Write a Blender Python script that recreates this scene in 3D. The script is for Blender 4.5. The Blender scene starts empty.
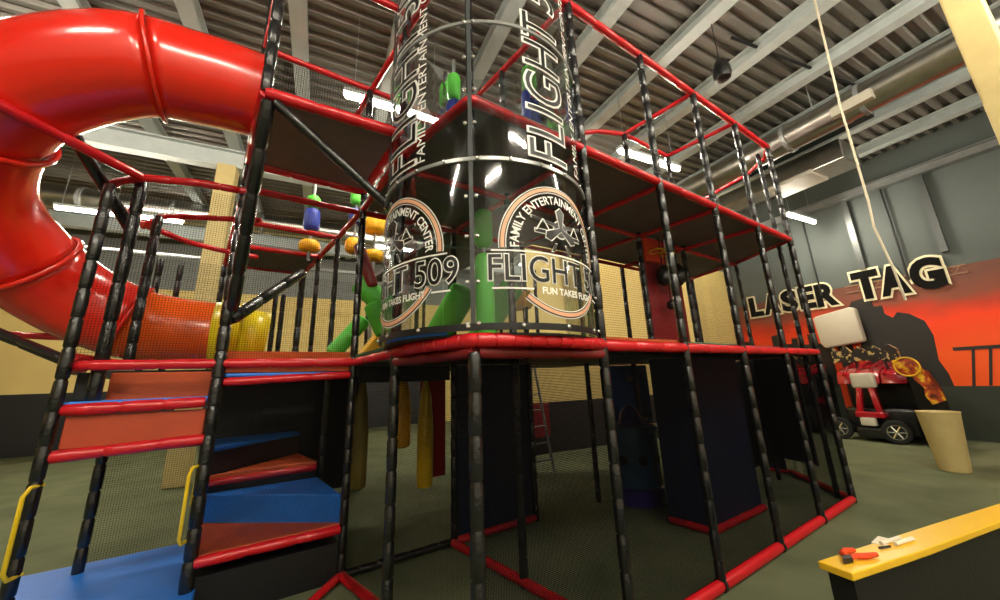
import bpy, math, random
from mathutils import Vector, Matrix
random.seed(7)
S = 1.2                      # one bay of the frame in metres
EYE = 1.52                   # eye height in bays
PI = math.pi
col = bpy.context.scene.collection

def W(p):                    # bay units (z measured from eye level) -> metres, floor at 0
    return Vector((p[0]*S, p[1]*S, (p[2]+EYE)*S))
CA, SA = math.cos(math.radians(7.19)), math.sin(math.radians(7.19))
def B(x, y, z):              # the hall is turned a little against the play frame
    return (x*CA + y*SA, -x*SA + y*CA, z)

# ---------------------------------------------------------------- materials
def srgb(c):
    return tuple(((v/255)/12.92 if v/255 <= .04045 else ((v/255+.055)/1.055)**2.4) for v in c) + (1,)
MATS = {}
def mat(name, rgb, rough=.5, metal=0, bump=0, bscale=40, var=0, vscale=6, spec=.5, coat=0, emis=None, estr=0):
    if name in MATS: return MATS[name]
    m = bpy.data.materials.new(name); m.use_nodes = True
    n = m.node_tree.nodes; l = m.node_tree.links; b = n['Principled BSDF']
    c = srgb(rgb)
    b.inputs['Base Color'].default_value = c
    b.inputs['Roughness'].default_value = rough; b.inputs['Metallic'].default_value = metal
    b.inputs['Specular IOR Level'].default_value = spec
    if coat: b.inputs['Coat Weight'].default_value = coat; b.inputs['Coat Roughness'].default_value = .15
    tc = n.new('ShaderNodeTexCoord')
    if var:
        t = n.new('ShaderNodeTexNoise'); t.inputs['Scale'].default_value = vscale; t.inputs['Detail'].default_value = 6
        l.new(tc.outputs['Object'], t.inputs['Vector'])
        r = n.new('ShaderNodeMapRange'); r.inputs[1].default_value = .3; r.inputs[2].default_value = .7
        r.inputs[3].default_value = 1-var; r.inputs[4].default_value = 1+var
        l.new(t.outputs['Fac'], r.inputs[0])
        h = n.new('ShaderNodeHueSaturation'); h.inputs['Color'].default_value = c
        l.new(r.outputs[0], h.inputs['Value']); l.new(h.outputs[0], b.inputs['Base Color'])
    if bump:
        t = n.new('ShaderNodeTexNoise'); t.inputs['Scale'].default_value = bscale; t.inputs['Detail'].default_value = 4
        l.new(tc.outputs['Object'], t.inputs['Vector'])
        bp = n.new('ShaderNodeBump'); bp.inputs['Strength'].default_value = bump; bp.inputs['Distance'].default_value = .01
        l.new(t.outputs['Fac'], bp.inputs['Height']); l.new(bp.outputs[0], b.inputs['Normal'])
    if emis:
        b.inputs['Emission Color'].default_value = srgb(emis); b.inputs['Emission Strength'].default_value = estr
    MATS[name] = m; return m

BLACKV = mat('black_vinyl', (22, 23, 25), .27, bump=.5, bscale=30, spec=.7)
REDV = mat('red_vinyl', (200, 24, 34), .27, bump=.45, bscale=26, spec=.6)
MARV = mat('maroon_vinyl', (120, 24, 28), .4, bump=.2)
DECKM = mat('deck_underside', (112, 104, 102), .6, bump=.1, var=.1)
ORV = mat('orange_vinyl', (205, 84, 34), .5, bump=.3, bscale=60, var=.06)
RISV = mat('rust_vinyl', (176, 66, 34), .45, bump=.3, bscale=12, var=.08)
BLUEV = mat('blue_vinyl', (36, 116, 216), .45, bump=.25, bscale=20, var=.05)
GREENV = mat('green_mat', (30, 96, 62), .5, bump=.2)
NAVYV = mat('navy_vinyl', (14, 26, 58), .5, bump=.2, bscale=8)
DARKP = mat('black_panel', (14, 15, 18), .5, bump=.2)
CLIMB = mat('climb_blue', (34, 112, 232), .4, var=.05)
GREENF = mat('green_foam', (86, 196, 60), .45, bump=.2)
BLUEF = mat('blue_foam', (40, 60, 160), .45, bump=.2)
YELF = mat('yellow_foam', (240, 178, 24), .45, bump=.2)
YELP = mat('yellow_paint', (235, 200, 40), .35)
STEEL = mat('galvanised_steel', (190, 188, 182), .28, 1, bump=.15, bscale=14, var=.12, vscale=5)
DULLST = mat('dull_steel', (150, 152, 152), .5, .6, var=.1)
PURLIN = mat('painted_steel', (182, 190, 190), .55, var=.06)
BOLT = mat('bolt_steel', (225, 225, 225), .25, .9)
TUBER = mat('slide_red', (226, 38, 22), .22, coat=.5, spec=.6)
TUBEO = mat('slide_orange', (236, 96, 26), .25, coat=.4)
TUBEY = mat('slide_yellow', (238, 214, 30), .3, coat=.3)
WHITEL = mat('white_vinyl_print', (240, 240, 236), .4)
BLACKL = mat('black_vinyl_print', (12, 12, 12), .35)
PEACH = mat('peach_vinyl_print', (232, 176, 140), .4)
CREAM = mat('cream_outline', (236, 226, 190), .5)
TAN = mat('tan_paint', (196, 176, 120), .6, bump=.3, bscale=60, var=.06)
CARR = mat('ride_red', (176, 8, 30), .16, coat=.9)
RUBBER = mat('tyre_rubber', (16, 16, 16), .7)
CHROME = mat('chrome', (220, 220, 220), .12, 1)
WHITEP = mat('white_plastic', (205, 197, 180), .45, bump=1, bscale=3)
GLOW = mat('tube_glow', (255, 255, 255), .5, emis=(255, 244, 222), estr=230)
ORP = mat('orange_plastic', (224, 70, 24), .35)
COUNTERY = mat('yellow_laminate', (246, 196, 44), .3, var=.04)
PAPER = mat('paper', (235, 226, 205), .6)
PURPLE = mat('purple_plastic', (52, 30, 120), .35)
TEALP = mat('drum_blue', (40, 84, 120), .3, var=.06)

def net_material(name, rgb, pitch, width, rough=.6):
    m = bpy.data.materials.new(name); m.use_nodes = True
    n = m.node_tree.nodes; l = m.node_tree.links; n.clear()
    out = n.new('ShaderNodeOutputMaterial'); mix = n.new('ShaderNodeMixShader')
    tr = n.new('ShaderNodeBsdfTransparent'); df = n.new('ShaderNodeBsdfDiffuse'); df.inputs[0].default_value = srgb(rgb)
    uv = n.new('ShaderNodeUVMap'); sp = n.new('ShaderNodeSeparateXYZ'); l.new(uv.outputs[0], sp.inputs[0])
    res = []
    for k in (0, 1):
        d = n.new('ShaderNodeMath'); d.operation = 'DIVIDE'; d.inputs[1].default_value = pitch; l.new(sp.outputs[k], d.inputs[0])
        f = n.new('ShaderNodeMath'); f.operation = 'FRACT'; l.new(d.outputs[0], f.inputs[0])
        c = n.new('ShaderNodeMath'); c.operation = 'LESS_THAN'; c.inputs[1].default_value = width; l.new(f.outputs[0], c.inputs[0])
        res.append(c)
    mx = n.new('ShaderNodeMath'); mx.operation = 'MAXIMUM'; l.new(res[0].outputs[0], mx.inputs[0]); l.new(res[1].outputs[0], mx.inputs[1])
    l.new(mx.outputs[0], mix.inputs[0]); l.new(tr.outputs[0], mix.inputs[1]); l.new(df.outputs[0], mix.inputs[2])
    l.new(mix.outputs[0], out.inputs[0]); return m
NET = net_material('black_net', (16, 16, 16), .021, .11)
NETD = net_material('fine_black_mesh', (18, 19, 20), .012, .17)

SCRIM = net_material('black_scrim', (12, 12, 13), .011, .32)

def film_material():
    m = bpy.data.materials.new('clear_acrylic'); m.use_nodes = True
    n = m.node_tree.nodes; l = m.node_tree.links; n.clear()
    out = n.new('ShaderNodeOutputMaterial'); mix = n.new('ShaderNodeMixShader')
    tr = n.new('ShaderNodeBsdfTransparent'); tr.inputs[0].default_value = (.80, .83, .84, 1)
    gl = n.new('ShaderNodeBsdfGlossy'); gl.inputs['Roughness'].default_value = .06
    lw = n.new('ShaderNodeLayerWeight'); lw.inputs[0].default_value = .25
    mr = n.new('ShaderNodeMapRange'); mr.inputs[3].default_value = .05; mr.inputs[4].default_value = .6
    l.new(lw.outputs['Fresnel'], mr.inputs[0]); l.new(mr.outputs[0], mix.inputs[0])
    l.new(tr.outputs[0], mix.inputs[1]); l.new(gl.outputs[0], mix.inputs[2]); l.new(mix.outputs[0], out.inputs[0]); return m
ACRYL = film_material()

# ---------------------------------------------------------------- mesh helpers (input in bay units)
class MB:
    def __init__(s): s.v = []; s.f = []; s.uv = {}; s.smooth = True
    def add(s, vs, fs, conv=True):
        o = len(s.v); s.v += [W(p) if conv else Vector(p) for p in vs]
        s.f += [tuple(i+o for i in f) for f in fs]; return s
    def box(s, a, b, fr=None):
        x0, y0, z0 = a; x1, y1, z1 = b
        vs = [(x, y, z) for z in (z0, z1) for y in (y0, y1) for x in (x0, x1)]
        if fr: vs = [fr(*p) for p in vs]
        return s.add(vs, [(0, 2, 3, 1), (4, 5, 7, 6), (0, 1, 5, 4), (2, 6, 7, 3), (0, 4, 6, 2), (1, 3, 7, 5)])
    def prism(s, poly, z0, z1):          # plan polygon
        n = len(poly); vs = [(p[0], p[1], z0) for p in poly] + [(p[0], p[1], z1) for p in poly]
        return s.add(vs, [tuple(range(n))[::-1], tuple(range(n, 2*n))] + [(i, (i+1) % n, n+(i+1) % n, n+i) for i in range(n)])
    def extrude(s, pts, d):              # any planar 3-D polygon, pushed along d
        n = len(pts); vs = [tuple(p) for p in pts] + [tuple(p[k]+d[k] for k in range(3)) for p in pts]
        return s.add(vs, [tuple(range(n))[::-1], tuple(range(n, 2*n))] + [(i, (i+1) % n, n+(i+1) % n, n+i) for i in range(n)])
    def tube(s, pts, r, seg=12, cap=True):   # pts list of (x,y,z) ; r number or list
        P = [W(p) for p in pts]; n = len(P); rr = [(r if not isinstance(r, (list, tuple)) else r[i])*S for i in range(n)]
        t0 = (P[1]-P[0]).normalized(); up = Vector((0, 0, 1)) if abs(t0.z) < .9 else Vector((1, 0, 0))
        nrm = t0.cross(up).normalized(); vs = []
        for i in range(n):
            t = (P[min(i+1, n-1)]-P[max(i-1, 0)]).normalized()
            nrm = (nrm - t*nrm.dot(t)).normalized(); bn = t.cross(nrm)
            for k in range(seg):
                a = 2*PI*k/seg; vs.append(P[i] + (nrm*math.cos(a)+bn*math.sin(a))*rr[i])
        fs = [(i*seg+k, i*seg+(k+1) % seg, (i+1)*seg+(k+1) % seg, (i+1)*seg+k) for i in range(n-1) for k in range(seg)]
        if cap: fs += [tuple(range(seg))[::-1], tuple((n-1)*seg+k for k in range(seg))]
        return s.add(vs, fs, False)
    def padded(s, pts, r, pitch=.2, seg=12):  # foam sleeve with cable-tie pinches
        out = []; rad = []
        for i in range(len(pts)-1):
            a = Vector(pts[i]); b = Vector(pts[i+1]); L = (b-a).length; n = max(1, round(L/pitch))
            for k in range(n):
                for u, q in ((0, .82), (.035, .84), (.07, .98), (.5, 1.02), (.94, .98)):
                    out.append(tuple(a.lerp(b, (k+u)/n))); rad.append(r*q*(1+random.uniform(-.015, .015)))
        out.append(tuple(pts[-1])); rad.append(r*.78)
        return s.tube(out, rad, seg)
    def lathe(s, c, prof, seg=32, ax=(0, 0, 1)):   # prof: (radius, height) along ax from c, bay units
        C = W(c); A = Vector(ax).normalized(); u = A.cross(Vector((1, 0, 0)) if abs(A.x) < .9 else Vector((0, 1, 0))).normalized(); v = A.cross(u)
        vs = []
        for (rr, h) in prof:
            for k in range(seg):
                a = 2*PI*k/seg; vs.append(C + A*h*S + (u*math.cos(a)+v*math.sin(a))*rr*S)
        n = len(prof); fs = [(i*seg+k, i*seg+(k+1) % seg, (i+1)*seg+(k+1) % seg, (i+1)*seg+k) for i in range(n-1) for k in range(seg)]
        fs += [tuple(range(seg))[::-1], tuple((n-1)*seg+k for k in range(seg))]
        return s.add(vs, fs, False)
    def sheet(s, a, b, c, d):            # quad with metric UVs (net)
        o = len(s.v); P = [W(p) for p in (a, b, c, d)]; s.v += P; s.f.append((o, o+1, o+2, o+3))
        u = (P[1]-P[0]); L = u.length; u.normalize()
        for i, p in enumerate(P):
            q = p-P[0]; x = q.dot(u); y = (q-u*x).length; s.uv[o+i] = (x, y)
        return s
    def build(s, name, m, parent=None, smooth=True, bevel=0, solid=0):
        if parent is not None:
            loc = parent['_loc'] if '_loc' in parent else parent.location
            org = Vector(loc)
        else:
            xs = [v.x for v in s.v]; ys = [v.y for v in s.v]; zs = [v.z for v in s.v]
            org = Vector(((min(xs)+max(xs))/2, (min(ys)+max(ys))/2, min(zs)))
        me = bpy.data.meshes.new(name); me.from_pydata([tuple(v-org) for v in s.v], [], s.f)
        if s.uv:
            ul = me.uv_layers.new(name='UVMap')
            for lp in me.loops: ul.data[lp.index].uv = s.uv.get(lp.vertex_index, (0, 0))
        me.materials.append(m); me.validate(); me.update()
        o = bpy.data.objects.new(name, me); col.objects.link(o)
        if smooth:
            for p in me.polygons: p.use_smooth = True
            md = o.modifiers.new('es', 'EDGE_SPLIT'); md.split_angle = math.radians(40)
        if bevel:
            bv = o.modifiers.new('bv', 'BEVEL'); bv.width = bevel*S; bv.segments = 3; bv.limit_method = 'ANGLE'
            if smooth: o.modifiers.move(1, 0)
        if solid:
            sd = o.modifiers.new('so', 'SOLIDIFY'); sd.thickness = solid*S
        if parent is not None:
            o.parent = parent; o['_loc'] = tuple(org)
        else: o.location = org; o['_loc'] = tuple(org)
        return o
def tag(o, label, cat, group=None, kind=None):
    if label: o['label'] = label
    if cat: o['category'] = cat
    if group: o['group'] = group
    if kind: o['kind'] = kind
    return o
def thing(name, p, label, cat, group=None):
    o = bpy.data.objects.new(name, None); col.objects.link(o); o.location = W(p); o['_loc'] = tuple(W(p)); o.empty_display_size = .1
    return tag(o, label, cat, group)
def struct(o): o['kind'] = 'structure'; return o
def copy_tree(root, loc, label=None, rz=0):
    r = root.copy(); col.objects.link(r); r.location = loc; r.rotation_euler.z += rz
    if label: r['label'] = label
    for ch in list(root.children):
        c = ch.copy(); col.objects.link(c); c.parent = r
        for g in list(ch.children):
            d = g.copy(); col.objects.link(d); d.parent = c
    return r
FL = -EYE
def N(i, y, z): return (i-.11*y, y, z)

# ================================================================ THE HALL
WX, WB, CE = 11.3, 13.0, 5.05
def carpet():
    m = bpy.data.materials.new('carpet'); m.use_nodes = True
    n = m.node_tree.nodes; l = m.node_tree.links; b = n['Principled BSDF']; b.inputs['Roughness'].default_value = .9
    b.inputs['Specular IOR Level'].default_value = .2
    tc = n.new('ShaderNodeTexCoord'); t = n.new('ShaderNodeTexNoise'); t.inputs['Scale'].default_value = 1.3; t.inputs['Detail'].default_value = 8
    l.new(tc.outputs['Object'], t.inputs['Vector'])
    r = n.new('ShaderNodeValToRGB'); r.color_ramp.elements[0].position = .3; r.color_ramp.elements[1].position = .7
    r.color_ramp.elements[0].color = srgb((90, 97, 72)); r.color_ramp.elements[1].color = srgb((114, 119, 90))
    l.new(t.outputs['Fac'], r.inputs[0]); l.new(r.outputs[0], b.inputs['Base Color'])
    t2 = n.new('ShaderNodeTexNoise'); t2.inputs['Scale'].default_value = 300
    l.new(tc.outputs['Object'], t2.inputs['Vector'])
    bp = n.new('ShaderNodeBump'); bp.inputs['Strength'].default_value = .4; bp.inputs['Distance'].default_value = .01
    l.new(t2.outputs['Fac'], bp.inputs['Height']); l.new(bp.outputs[0], b.inputs['Normal']); return m
XL, YF = -11.0, -7.0
struct(MB().box((XL, YF, FL-.1), (WX, WB, FL), B).build('floor', carpet(), smooth=False))

def wall_mat(name, low, high, zsplit, block=True):
    m = bpy.data.materials.new(name); m.use_nodes = True
    n = m.node_tree.nodes; l = m.node_tree.links; b = n['Principled BSDF']; b.inputs['Roughness'].default_value = .75
    g = n.new('ShaderNodeNewGeometry'); sp = n.new('ShaderNodeSeparateXYZ'); l.new(g.outputs['Position'], sp.inputs[0])
    gt = n.new('ShaderNodeMath'); gt.operation = 'GREATER_THAN'; gt.inputs[1].default_value = (zsplit+EYE)*S
    l.new(sp.outputs[2], gt.inputs[0])
    mx = n.new('ShaderNodeMix'); mx.data_type = 'RGBA'; mx.inputs[6].default_value = srgb(low); mx.inputs[7].default_value = srgb(high)
    l.new(gt.outputs[0], mx.inputs[0])
    t = n.new('ShaderNodeTexNoise'); t.inputs['Scale'].default_value = .9; t.inputs['Detail'].default_value = 5
    l.new(g.outputs['Position'], t.inputs['Vector'])
    mr = n.new('ShaderNodeMapRange'); mr.inputs[3].default_value = .85; mr.inputs[4].default_value = 1.15; l.new(t.outputs['Fac'], mr.inputs[0])
    h = n.new('ShaderNodeHueSaturation'); l.new(mx.outputs[2], h.inputs['Color']); l.new(mr.outputs[0], h.inputs['Value'])
    l.new(h.outputs[0], b.inputs['Base Color']); return m
GREYW = wall_mat('grey_wall', (92, 98, 96), (88, 95, 93), -9)
BEIGEW = wall_mat('beige_wall', (214, 188, 118), (118, 120, 116), 3.2)
struct(MB().box((XL, WB, FL), (WX, WB+.15, CE+.3), B).build('wall_back', BEIGEW, smooth=False))
struct(MB().box((WX, YF, FL), (WX+.15, WB, CE+.3), B).build('wall_right', GREYW, smooth=False))
struct(MB().box((XL-.15, YF, FL), (XL, WB, CE+.3), B).build('wall_left', BEIGEW, smooth=False))
struct(MB().box((XL, YF-.15, FL), (WX, YF, CE+.3), B).build('wall_front', wall_mat('pale_wall', (214, 210, 200), (214, 210, 200), 9), smooth=False))
struct(MB().box((3.4, 5.2, FL), (WX, 5.35, 3.25), B).build('wall_partition', BEIGEW, smooth=False))
struct(MB().box((3.4, 5.12, FL), (WX-.02, 5.2, -.5), B).build('trim_1', mat('dark_wainscot', (36, 32, 32), .5), smooth=False))
WAIN = mat('black_wainscot', (30, 30, 32), .6)
struct(MB().box((XL, WB-.04, FL), (3.4, WB, .08), B).build('trim_2', WAIN, smooth=False))
struct(MB().box((XL, YF, FL), (XL+.04, WB, .08), B).build('trim_3', WAIN, smooth=False))
# corrugated roof deck: ribs running across the purlins
m = MB(); k = 0; y = YF; vs = []; prof = []
while y < WB:
    prof += [(y, CE), (y+.07, CE), (y+.10, CE+.06), (y+.17, CE+.06)]; y += .2
for (yy, zz) in prof: vs += [B(XL, yy, zz), B(WX, yy, zz)]
m.add(vs, [(2*i, 2*i+1, 2*i+3, 2*i+2) for i in range(len(prof)-1)])
struct(m.build('ceiling', mat('roof_deck', (122, 118, 112), .5, .25, var=.08, vscale=1.5), smooth=False))
# purlins, girders
def ibeam(a, b, w, h, frame=B):
    m = MB(); a = Vector(a); b = Vector(b); d = (b-a).normalized(); sd = Vector((-d.y, d.x, 0))
    for (hw, z0, z1) in ((w/2, 0, .025), (.015, .025, h-.025), (w/2, h-.025, h)):
        vs = []
        for p in (a, b):
            for sx in (-1, 1):
                for z in (z0, z1): vs.append(frame(p.x+sd.x*sx*hw, p.y+sd.y*sx*hw, p.z+z))
        m.add(vs, [(0, 1, 3, 2), (4, 6, 7, 5), (0, 4, 5, 1), (2, 3, 7, 6), (0, 2, 6, 4), (1, 5, 7, 3)])
    return m
for k in range(-6, 6):
    x = 3.85+1.3*k
    if x < WX-.3: struct(ibeam((x, YF, CE-.22), (x, WB, CE-.22), .2, .22).build('trim_%d' % (k+10), PURLIN, smooth=False))
for j, yy in enumerate((-3.2, 6.57, 11.4)):
    struct(ibeam((XL, yy, CE-.62), (WX, yy, CE-.62), .22, .4).build('trim_%d' % (30+j), PURLIN, smooth=False))
struct(ibeam((WX-.12, YF, 4.2), (WX-.12, WB, 4.2), .2, .2).build('trim_40', DULLST, smooth=False))
for k in range(24):
    pass
# wall columns on the right wall
for j, (yy, w) in enumerate(((1.95, .12), (.6, .12), (3.3, .04), (-.9, .12))):
    struct(MB().box((WX-.10, yy-w/2, 2.36), (WX, yy+w/2, 4.3), B).build('trim_%d' % (50+j), mat('dark_steel', (96, 100, 100), .4, .5), smooth=False))
for j, (yy, zz) in enumerate(((2.9, 4.2), (1.25, 4.2))):
    struct(MB().tube([B(WX-.06, yy, 1.9), B(WX-.06, yy, zz)], .022).build('trim_%d' % (60+j), DARKP))
# beige columns
c = MB().box((-2.88, 6.36, FL), (-2.56, 6.68, CE-.62), B); tag(c.build('steel_column', TAN, smooth=False, bevel=.02), 'tall tan painted column behind the orange tube slide', 'column')
c = MB().box((5.0, -1.44, FL), (5.22, -1.20, CE-.2), B); tag(c.build('steel_column', TAN, smooth=False, bevel=.02), 'tall tan painted column at the right in front of the round duct', 'column')

# mural on the right wall -------------------------------------------------
def mural_mat():
    m = bpy.data.materials.new('mural_sky'); m.use_nodes = True
    n = m.node_tree.nodes; l = m.node_tree.links; b = n['Principled BSDF']; b.inputs['Roughness'].default_value = .6
    g = n.new('ShaderNodeNewGeometry'); sp = n.new('ShaderNodeSeparateXYZ'); l.new(g.outputs['Position'], sp.inputs[0])
    t = n.new('ShaderNodeTexNoise'); t.inputs['Scale'].default_value = .7; t.inputs['Detail'].default_value = 4; l.new(g.outputs['Position'], t.inputs['Vector'])
    ad = n.new('ShaderNodeMath'); ad.operation = 'MULTIPLY_ADD'; ad.inputs[1].default_value = .9; l.new(t.outputs['Fac'], ad.inputs[0]); l.new(sp.outputs[2], ad.inputs[2])
    mr = n.new('ShaderNodeMapRange'); mr.inputs[1].default_value = (.2+EYE)*S+.45; mr.inputs[2].default_value = (1.9+EYE)*S+.45; l.new(ad.outputs[0], mr.inputs[0])
    r = n.new('ShaderNodeValToRGB'); e = r.color_ramp.elements
    e[0].position = 0; e[0].color = srgb((255, 92, 20)); e[1].position = 1; e[1].color = srgb((112, 66, 52))
    for p, c in ((.45, (250, 66, 16)), (.62, (200, 56, 26)), (.75, (140, 72, 52))):
        x = e.new(p); x.color = srgb(c)
    l.new(mr.outputs[0], r.inputs[0]); l.new(r.outputs[0], b.inputs['Base Color']); return m
def wallpoly(pts, x0, th):   # pts (y', z)
    return MB().extrude([B(x0, y, z) for (y, z) in pts], [q*th for q in (-CA, SA, 0)])
mur = thing('wall_mural', B(WX, 1, -.4), 'orange sunset city mural painted across the right hand wall', 'mural')
wallpoly([(5.18, -.45), (-6.9, -.45), (-6.9, 2.02), (5.18, 2.02)], WX, .02).build('painted_sky', mural_mat(), mur, smooth=False)
SIL = mat('mural_black', (38, 36, 34), .6, var=.1)
MBR = mat('mural_brown', (104, 66, 50), .6, var=.15)
wallpoly([(5.18, FL), (-6.9, FL), (-6.9, -.45), (5.18, -.45)], WX, .03).build('painted_wainscot', mat('dark_green_grey', (52, 58, 48), .6), mur, smooth=False)
wallpoly([(5.18, -.45), (5.18, .9), (4.9, .9), (4.9, .5), (4.5, .5), (4.5, .62), (4.35, .62), (4.35, .98), (4.1, 1.02), (4.1, .72), (3.85, .72), (3.85, .86), (3.7, .86), (3.7, .66), (3.45, .66),
          (3.45, .92), (3.25, .92), (3.25, .66), (2.75, .56), (2.6, .6), (2.6, 1.3), (2.45, 1.45), (2.35, 1.62), (2.1, 1.66), (1.98, 1.6), (1.98, 1.42), (1.82, 1.42), (1.82, 1.22), (1.7, 1.1), (1.6, 1.22),
          (1.42, 1.15), (1.22, .95), (1.16, .62), (1.2, .1), (1.12, -.2), (1.1, -.45)], WX-.02, .012).build('painted_skyline', SIL, mur, smooth=False)
wallpoly([(.95, .34), (-3, .34), (-3, .27), (.95, .27)], WX-.02, .012).build('painted_bridge', SIL, mur, smooth=False)
m = MB()
for k in range(16):
    y0 = .7-.22*k; d = .25+.12*math.cos(k*.7)
    m.extrude([B(WX-.02, y0, .3), B(WX-.02, y0-.04, .3), B(WX-.02, y0+.12, -.1-d), B(WX-.02, y0+.16, -.1-d)], [q*.012 for q in (-CA, SA, 0)])
m.build('painted_bridge_truss', SIL, mur, smooth=False)
m = MB()
for k in range(10):
    y0 = 2.2-.18*k
    m.extrude([B(WX-.02, y0, 1.86), B(WX-.02, y0-.02, 1.88), B(WX-.02, y0-.1, 2.0), B(WX-.02, y0-.08, 2.01)], [q*.012 for q in (-CA, SA, 0)])
    m.extrude([B(WX-.02, y0-.1, 2.0), B(WX-.02, y0-.08, 2.01), B(WX-.02, y0-.18, 1.88), B(WX-.02, y0-.2, 1.86)], [q*.012 for q in (-CA, SA, 0)])
m.box((WX-.035, .4, 1.84), (WX-.02, 2.4, 1.87), B); m.box((WX-.035, .4, 2.0), (WX-.02, 2.4, 2.03), B)
m.build('painted_truss', mat('mural_tan', (150, 110, 84), .6), mur, smooth=False)

# ---- text meshes
def text_mesh(s, size, offset=0, ext=0, res=4):
    cu = bpy.data.curves.new('t', 'FONT'); cu.body = s; cu.size = size; cu.offset = offset; cu.extrude = ext; cu.align_x = 'CENTER'; cu.align_y = 'CENTER'; cu.resolution_u = res
    o = bpy.data.objects.new('t', cu); col.objects.link(o)
    dg = bpy.context.evaluated_depsgraph_get(); me = bpy.data.meshes.new_from_object(o.evaluated_get(dg))
    vs = [v.co.copy() for v in me.vertices]; fs = [tuple(p.vertices) for p in me.polygons]
    bpy.data.objects.remove(o); bpy.data.curves.remove(cu); bpy.data.meshes.remove(me); return vs, fs
def fit(vs, w, h, ref=None):      # centre and scale to w x h (box of ref if given)
    q = ref or vs
    x0 = min(v.x for v in q); x1 = max(v.x for v in q); y0 = min(v.y for v in q); y1 = max(v.y for v in q)
    sx = w/(x1-x0); sy = h/(y1-y0)
    return [Vector(((v.x-(x0+x1)/2)*sx, (v.y-(y0+y1)/2)*sy, v.z)) for v in vs]
# LASER TAG letters standing off the wall: each letter a thing
xpos = [('L', 4.57, .38, .6, 1.92), ('A', 4.14, .44, .6, 1.92), ('S', 3.67, .40, .61, 1.92), ('E', 3.24, .36, .61, 1.92), ('R', 2.80, .46, .62, 1.91),
        ('T', 1.98, .50, .70, 1.97), ('A', 1.5, .50, .70, 1.96), ('G', .96, .52, .72, 1.97)]
names = ['large black letter L with cream outline starting the wall sign', 'large black letter A in the word LASER on the wall', 'large black letter S with cream outline in LASER',
         'large black letter E with cream outline in LASER', 'large black letter R with cream outline ending LASER', 'large black letter T with cream outline starting TAG',
         'large black letter A in the word TAG on the wall', 'large black letter G with cream outline ending TAG']
for (ch, yc, w, h, zc), lab in zip(xpos, names):
    t = thing('sign_letter', B(WX-.04, yc, zc-h/2), lab, 'letter', 'letters of the wall sign')
    core, cf = text_mesh(ch, 1, .055, .008)
    edge, ef = text_mesh(ch, 1, .115, .008)
    for nm, vs, fs, mt, x in (('outline', edge, ef, CREAM, WX-.05), ('face', core, cf, mat('matt_black', (20, 19, 18), .9, spec=.1), WX-.064)):
        q = fit(vs, w, h, core)
        m = MB(); m.add([B(x-v.z*1.0, yc-v.x, zc+v.y) for v in q], fs); m.build(nm, mt, t, smooth=False)

# ---- ducts
dz = 4.15
d = thing('round_duct', B(6.75, 1.2, dz), 'large round silver duct running along the ceiling at right', 'duct')
m = MB(); pts = []; rr = []
y = -4.0
while y < 3.0:
    for u, q in ((0, 1.05), (.04, 1.05), (.041, 1), (.98, 1)):
        pts.append(B(6.75, y+u*1.4, dz)); rr.append(.245*q)
    y += 1.4
m.tube(pts, rr, 28).build('duct_pipe', STEEL, d)
for yy in (1.0, -.05, -1.6): MB().tube([B(6.75, yy, dz), B(6.75, yy+.06, dz)], .27, 28).build('joint_band', DULLST, d)
MB().box((6.44, -.2, dz-.2), (6.56, .3, dz-.04), B).build('air_grille', mat('grille', (176, 170, 156), .5), d, smooth=False, bevel=.01)
for yy in (.6, -1.2): MB().tube([B(6.75, yy, dz+.2), B(6.75, yy, CE)], .01, 6).build('hanger_rod', DULLST, d)
d = thing('box_duct', B(8.2, 1.4, 3.95), 'square silver duct box with a louvre under the round duct', 'duct')
MB().box((8.0, .75, 3.92), (8.75, 1.95, 4.35), B).build('duct_body', STEEL, d, smooth=False, bevel=.02)
MB().box((7.9, 1.25, 3.85), (8.6, 2.1, 3.93), B).build('louvre', mat('louvre_white', (225, 222, 212), .4), d, smooth=False, bevel=.01)
MB().box((8.0, 1.9, 3.98), (8.6, 3.2, 4.3), B).build('duct_arm', STEEL, d, smooth=False, bevel=.02)
tag(MB().box((7.5, .2, 4.4), (8.0, 3.4, 4.8), B).build('air_handler', mat('dark_teal', (34, 50, 54), .5), smooth=False, bevel=.02), 'dark ventilation unit hung above the square duct', 'ventilation')
d = thing('round_duct', B(-5, 9.5, 4.5), 'long round silver duct crossing the far left ceiling', 'duct')
MB().tube([B(-10, 9.5, 4.5), B(3, 9.5, 4.5)], .28, 24).build('duct_pipe', STEEL, d)
for xx in (-6.1, -4.4, -2.5): MB().tube([B(xx, 9.5, 4.5), B(xx+.08, 9.5, 4.5)], .31, 24).build('joint_band', DULLST, d)
tag(MB().tube([B(-10, 8.6, 3.1), B(3, 8.6, 3.0)], .05, 8).build('water_pipe', DULLST), 'thin grey pipe running across far left wall', 'pipe')
tag(MB().tube([B(4.6, .58, CE-.05), B(8.0, .2, CE-.05)], .025, 8).build('conduit', DARKP), 'thin black conduit pipe under the corrugated ceiling', 'pipe')
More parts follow.
